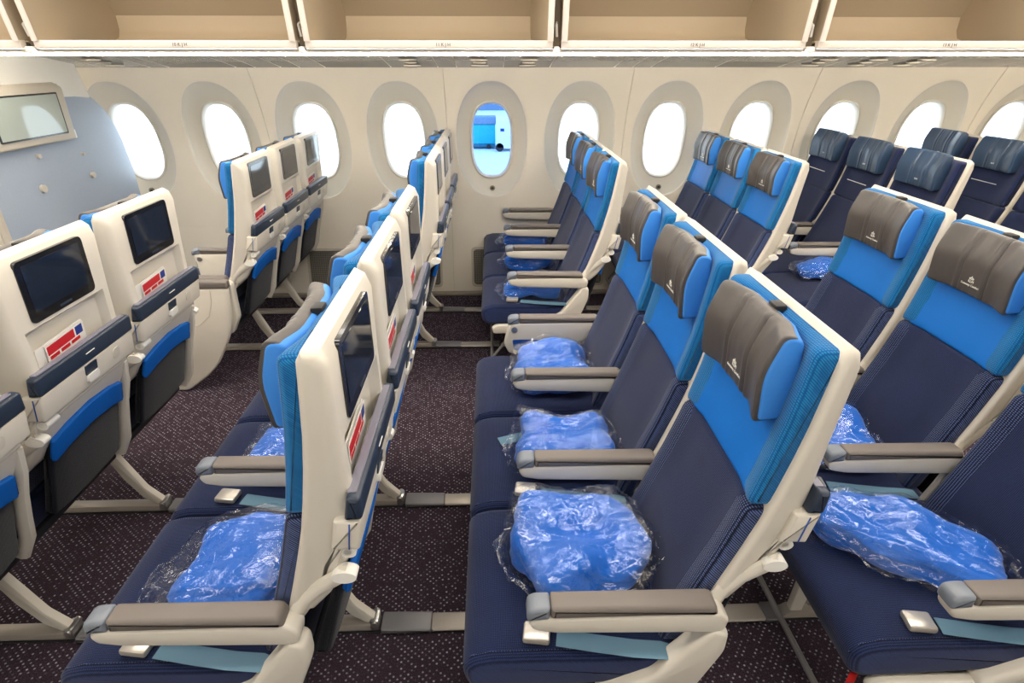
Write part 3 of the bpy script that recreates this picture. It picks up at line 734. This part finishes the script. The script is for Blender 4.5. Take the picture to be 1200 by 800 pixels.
bm = bmesh.new(); plate(bm, rect(.50, .204, .004, 2, -.075, -.005), .050, .0515, lambda u, v, d: (d, u, v)); finish('monitor_screen', bm, 'monitor_reflection', mb)
bm = bmesh.new(); rbox(bm, (.02, .262, -.13), (.02, .03, .05), .006); finish('monitor_latch', bm, 'white_plastic', mo)
tag(mo, 'beige monitor with a glossy screen, window reflection painted pale, mounted on the partition', 'monitor')

# ------------------------------------------------------------------ wrapped blankets
def blanket(c, size, rz, tilt, seed, label, bag=(.06, .05), film_only=False):
    b = empty('wrapped_blanket', c); b.rotation_euler = (tilt[0], tilt[1], rz); sx, sy, sz = (v / 2 for v in size)
    rb = random.Random(seed); th = rb.uniform(-.5, .5)
    def blob(cuts, e, amp, fr, grow, flare, flat, ridge):
        t = bmesh.new(); bmesh.ops.create_cube(t, size=2); bmesh.ops.subdivide_edges(t, edges=t.edges[:], cuts=cuts, use_grid_fill=True)
        for v in t.verts:
            p = v.co.copy(); d = (abs(p.x) ** e + abs(p.y) ** e + abs(p.z) ** e) ** (1 / e); q = p / d
            x, y, z = q.x * (sx + grow[0]), q.y * (sy + grow[1]), q.z * (sz + grow[2])
            lo = Vector((x * 7, y * 9, z * 7)) + Vector((seed * 1.7, seed * .9, 4))
            u, w_ = x * math.cos(th) + y * math.sin(th), y * math.cos(th) - x * math.sin(th)
            k = Vector((u * fr * .42, w_ * fr, z * fr)) + Vector((seed * 3.1, seed, 0))
            n = 1 - 2.6 * abs(noise.noise(k)); n2 = 1 - 2.6 * abs(noise.noise(k.yxz * 1.9 + Vector((9, 2, 5))))
            v.co = Vector((x, y, z)) + q.normalized() * (amp * noise.noise(lo) * 1.6 + ridge * (n + .6 * n2))
            ex = max(0, abs(q.x) - .80) / .2; ey = max(0, abs(q.y) - .80) / .2; ez = min(1, max(ex, .7 * ey))
            v.co.z *= (1 - flare * ez)
            if flare > .5:
                v.co.x += .022 * ez * noise.noise(lo * 2.1); v.co.y += .018 * ez * noise.noise(lo * 2.7 + Vector((3, 3, 3)))
                v.co.z += ez * .016 * noise.noise(k * 1.5)
            v.co.z = max(v.co.z, -sz * .92 - flat)
        return t
    if not film_only: finish('blanket', blob(24, 4.6, .030, 26, (0, 0, 0), .30, 0, .0045), 'blanket', b, 70)
    finish('plastic_bag', blob(34, 4.2, .030, 40, (bag[0], bag[1], .008), .85, .003, .0050), 'film', b, 16)
    tag(b, label, 'plastic bag' if film_only else 'blanket', 'bagged blankets on the seats')
def cy(k): return A_C + SW * (k + .5)
def wy(k): return A_W + SWW * (k + .5)
CT = .470
blanket((.210, 1.085, CT + .062), (.30, .31, .115), R(6), (0, R(-6)), 1, 'bright blue blanket in clear plastic, end seat of the third row away from the windows', (.03, .03))
blanket((.215, 1.535, CT + .055), (.29, .26, .10), R(-8), (0, R(-6)), 2, 'blue blanket in clear plastic on the centre block middle seat, third row', (.03, .03))
blanket((.225, 2.03, CT + .060), (.27, .27, .11), R(2), (0, R(-3)), 3, 'blue blanket in clear plastic on the third row centre seat by the window-side aisle', (.03, .02))
for k, (nm, sd) in enumerate((('aisle', 4), ('middle', 5), ('window', 6))):
    blanket((.215, (2.975, 3.425, 3.90)[k], CT + .048), (.29 if k else .27, .17, .095), R(3 - 4 * k), (0, 0), sd, 'rolled blue blanket in plastic on the %s seat of the third row by the windows' % nm, (.04, .02))
xr = ROW_X[3]
blanket((xr + .19, 1.07, CT + .05), (.40, .20, .095), R(-38), (0, R(-2)), 7, 'blue blanket in crumpled plastic on the fourth row end seat away from the windows', (.04, .025))
blanket((xr + .20, 1.53, CT + .05), (.27, .24, .10), R(-10), (0, R(-6)), 8, 'blue blanket in plastic on the centre block middle seat, fourth row', (.03, .02))
blanket((ROW_X[4] + .235, 3.185, CT + .045), (.29, .17, .085), R(-5), (0, 0), 9, 'blue blanket in plastic on the fifth row aisle seat by the windows', (.03, .02))
blanket((ROW_X[4] + .26, 2.985, CT + .030), (.16, .12, .05), R(12), (0, 0), 13, 'crumpled empty clear plastic bag on the fifth row aisle seat by the windows', (.02, .02), True)
xr = ROW_X[1]
blanket((xr + .245, 1.05, CT + .050), (.25, .27, .085), R(4), (0, R(-8)), 10, 'blue blanket with loose clear plastic, second row end seat away from the windows', (.07, .03))
blanket((xr + .25, 1.52, CT + .055), (.26, .22, .10), R(4), (0, R(-8)), 11, 'blue blanket in plastic on the centre block middle seat, second row', (.03, .02))
blanket((xr + .25, 2.02, CT + .05), (.22, .2, .08), R(2), (0, R(-8)), 12, 'blue blanket in plastic on the second row centre seat by the window-side aisle', (.05, .02))

# ------------------------------------------------------------------ cards in the seat-back pockets
def card(x, y, recl, seed, label):
    rn = random.Random(seed)
    c = empty('safety_card', (x, y, 0)); c.rotation_euler = (0, 0, 0)
    Mx = Matrix.Translation(Vector(PIV)) @ Matrix.Rotation(R(recl), 4, 'Y') @ Matrix.Translation(-Vector(PIV))
    def P_(u, v, d): return Mx @ Vector((.604 + d + v * .10, u - .035 + v * .0, .862 + v + u * .05 * (1 + rn.random() * 0)))
    bm = bmesh.new(); plate(bm, rect(.20, .085, .006, 2, 0, .038), -.006, -.003, P_); finish('magazine', bm, 'paper', c)
    bm = bmesh.new(); plate(bm, rect(.165, .080, .004, 2, .015, .036), .0, .002, P_); cb = finish('card_sheet', bm, 'paper', c)
    bm = bmesh.new(); plate(bm, rect(.115, .026, .001, 1, -.006, .058), .002, .0026, P_); finish('card_band', bm, 'red', cb)
    bm = bmesh.new(); plate(bm, rect(.030, .026, .001, 1, .0735, .058), .002, .0026, P_); finish('card_corner', bm, 'print_blue', cb)
    for i in range(3):
        bm = bmesh.new(); plate(bm, rect(.038, .010, .001, 1, -.040 + i * .046, .036), .002, .0026, P_); finish('card_picture', bm, 'red', cb)
    tag(c, label, 'leaflet', 'leaflets in the seat-back pockets')
for k in range(3):
    card(ROW_X[0], cy(k), -1.2, k, 'safety card in a seat-back pocket, bulkhead row, centre ' + ['seat away from the windows', 'middle seat', 'seat by the window-side aisle'][k])
    card(ROW_X[0] + .012, wy(k), -1.2, 5 + k, 'red and white safety card in the seat-back pocket, bulkhead row, ' + POS_W[k] + ' by the wall')
    card(ROW_X[1], cy(k), -3, 9 + k, 'safety card in a seat-back pocket, second row, centre ' + ['seat away from the windows', 'middle seat', 'seat by the window-side aisle'][k])

# red tag on the bag bar of the fourth row
bm = bmesh.new(); tube(bm, [(PIT - .02, .868, .30), (PIT - .026, .865, .24), (PIT - .034, .862, .17)], .012, .004, 8); tag(finish('red_ribbon', bm, 'ribbon_red'), 'red ribbon hanging on the bar under the fourth row end seat', 'ribbon')

# ------------------------------------------------------------------ outside: apron, wing, hangar, truck
bm = bmesh.new(); rbox(bm, (0, 130, -4.6), (500, 240, .2), 0); tag(finish('ground', bm, 'apron'), kind='structure')
ct = empty('ground_cart', (-.95, 46, -4.5))
bm = bmesh.new(); rbox(bm, (-.5, 0, 1.05), (3.4, 1.6, 1.35), .05); finish('cart_body', bm, 'teal', ct)
bm = bmesh.new(); rbox(bm, (-.5, 0, .25), (3.4, 1.5, .24), .02); finish('cart_base', bm, 'teal_dark', ct)
for k in range(3):
    bm = bmesh.new(); disc(bm, (-1.9 + 1.3 * k, -.8, .17), .17, .12, 'y', 16); finish('wheel', bm, 'under', ct)
bm = bmesh.new(); rbox(bm, (-.5, 0, 2.0), (3.5, 1.7, .5), .05); finish('cart_top', bm, 'roof_grey', ct)
tag(ct, 'teal ground cart on the apron outside the blue-tinted window', 'ground cart')
tk = empty('service_truck', (1.05, 45, -4.5))
bm = bmesh.new(); rbox(bm, (.2, 0, 1.2), (1.9, 2.4, 2.0), .08); finish('truck_body', bm, 'truck_white', tk)
bm = bmesh.new(); rbox(bm, (-.30, -1.215, 1.5), (.28, .03, .2), 0); finish('truck_mark', bm, 'print_blue', tk)
bm = bmesh.new(); rbox(bm, (.5, 0, 2.55), (.9, 1.2, .7), .06); c_ = finish('truck_cab', bm, 'truck_white', tk)
bm = bmesh.new(); rbox(bm, (.5, -.61, 2.6), (.4, .03, .3), 0); finish('truck_sign', bm, 'red', c_)
for sx in (-.5, .8):
    bm = bmesh.new(); disc(bm, (sx, -1.2, .3), .3, .2, 'y', 18); finish('wheel', bm, 'under', tk)
tag(tk, 'white service truck on the apron outside the blue-tinted window', 'truck')
hg = empty('terminal_building', (-1, 84, -4.5))
bm = bmesh.new(); rbox(bm, (0, 0, 1.6), (16, 6, 3.2), 0); finish('building_wall', bm, 'roof_grey', hg)
for k in range(7):
    bm = bmesh.new(); rbox(bm, (-6.6 + 2.2 * k, -3.02, 1.7), (1.5, .08, 1.2), 0); finish('building_window', bm, 'teal_dark', hg)
bm = bmesh.new(); rbox(bm, (0, 0, 3.4), (16.6, 6.6, .5), .1); finish('building_roof', bm, 'truck_white', hg)
tag(hg, 'low grey-blue building beyond the apron outside the blue-tinted window', 'building')
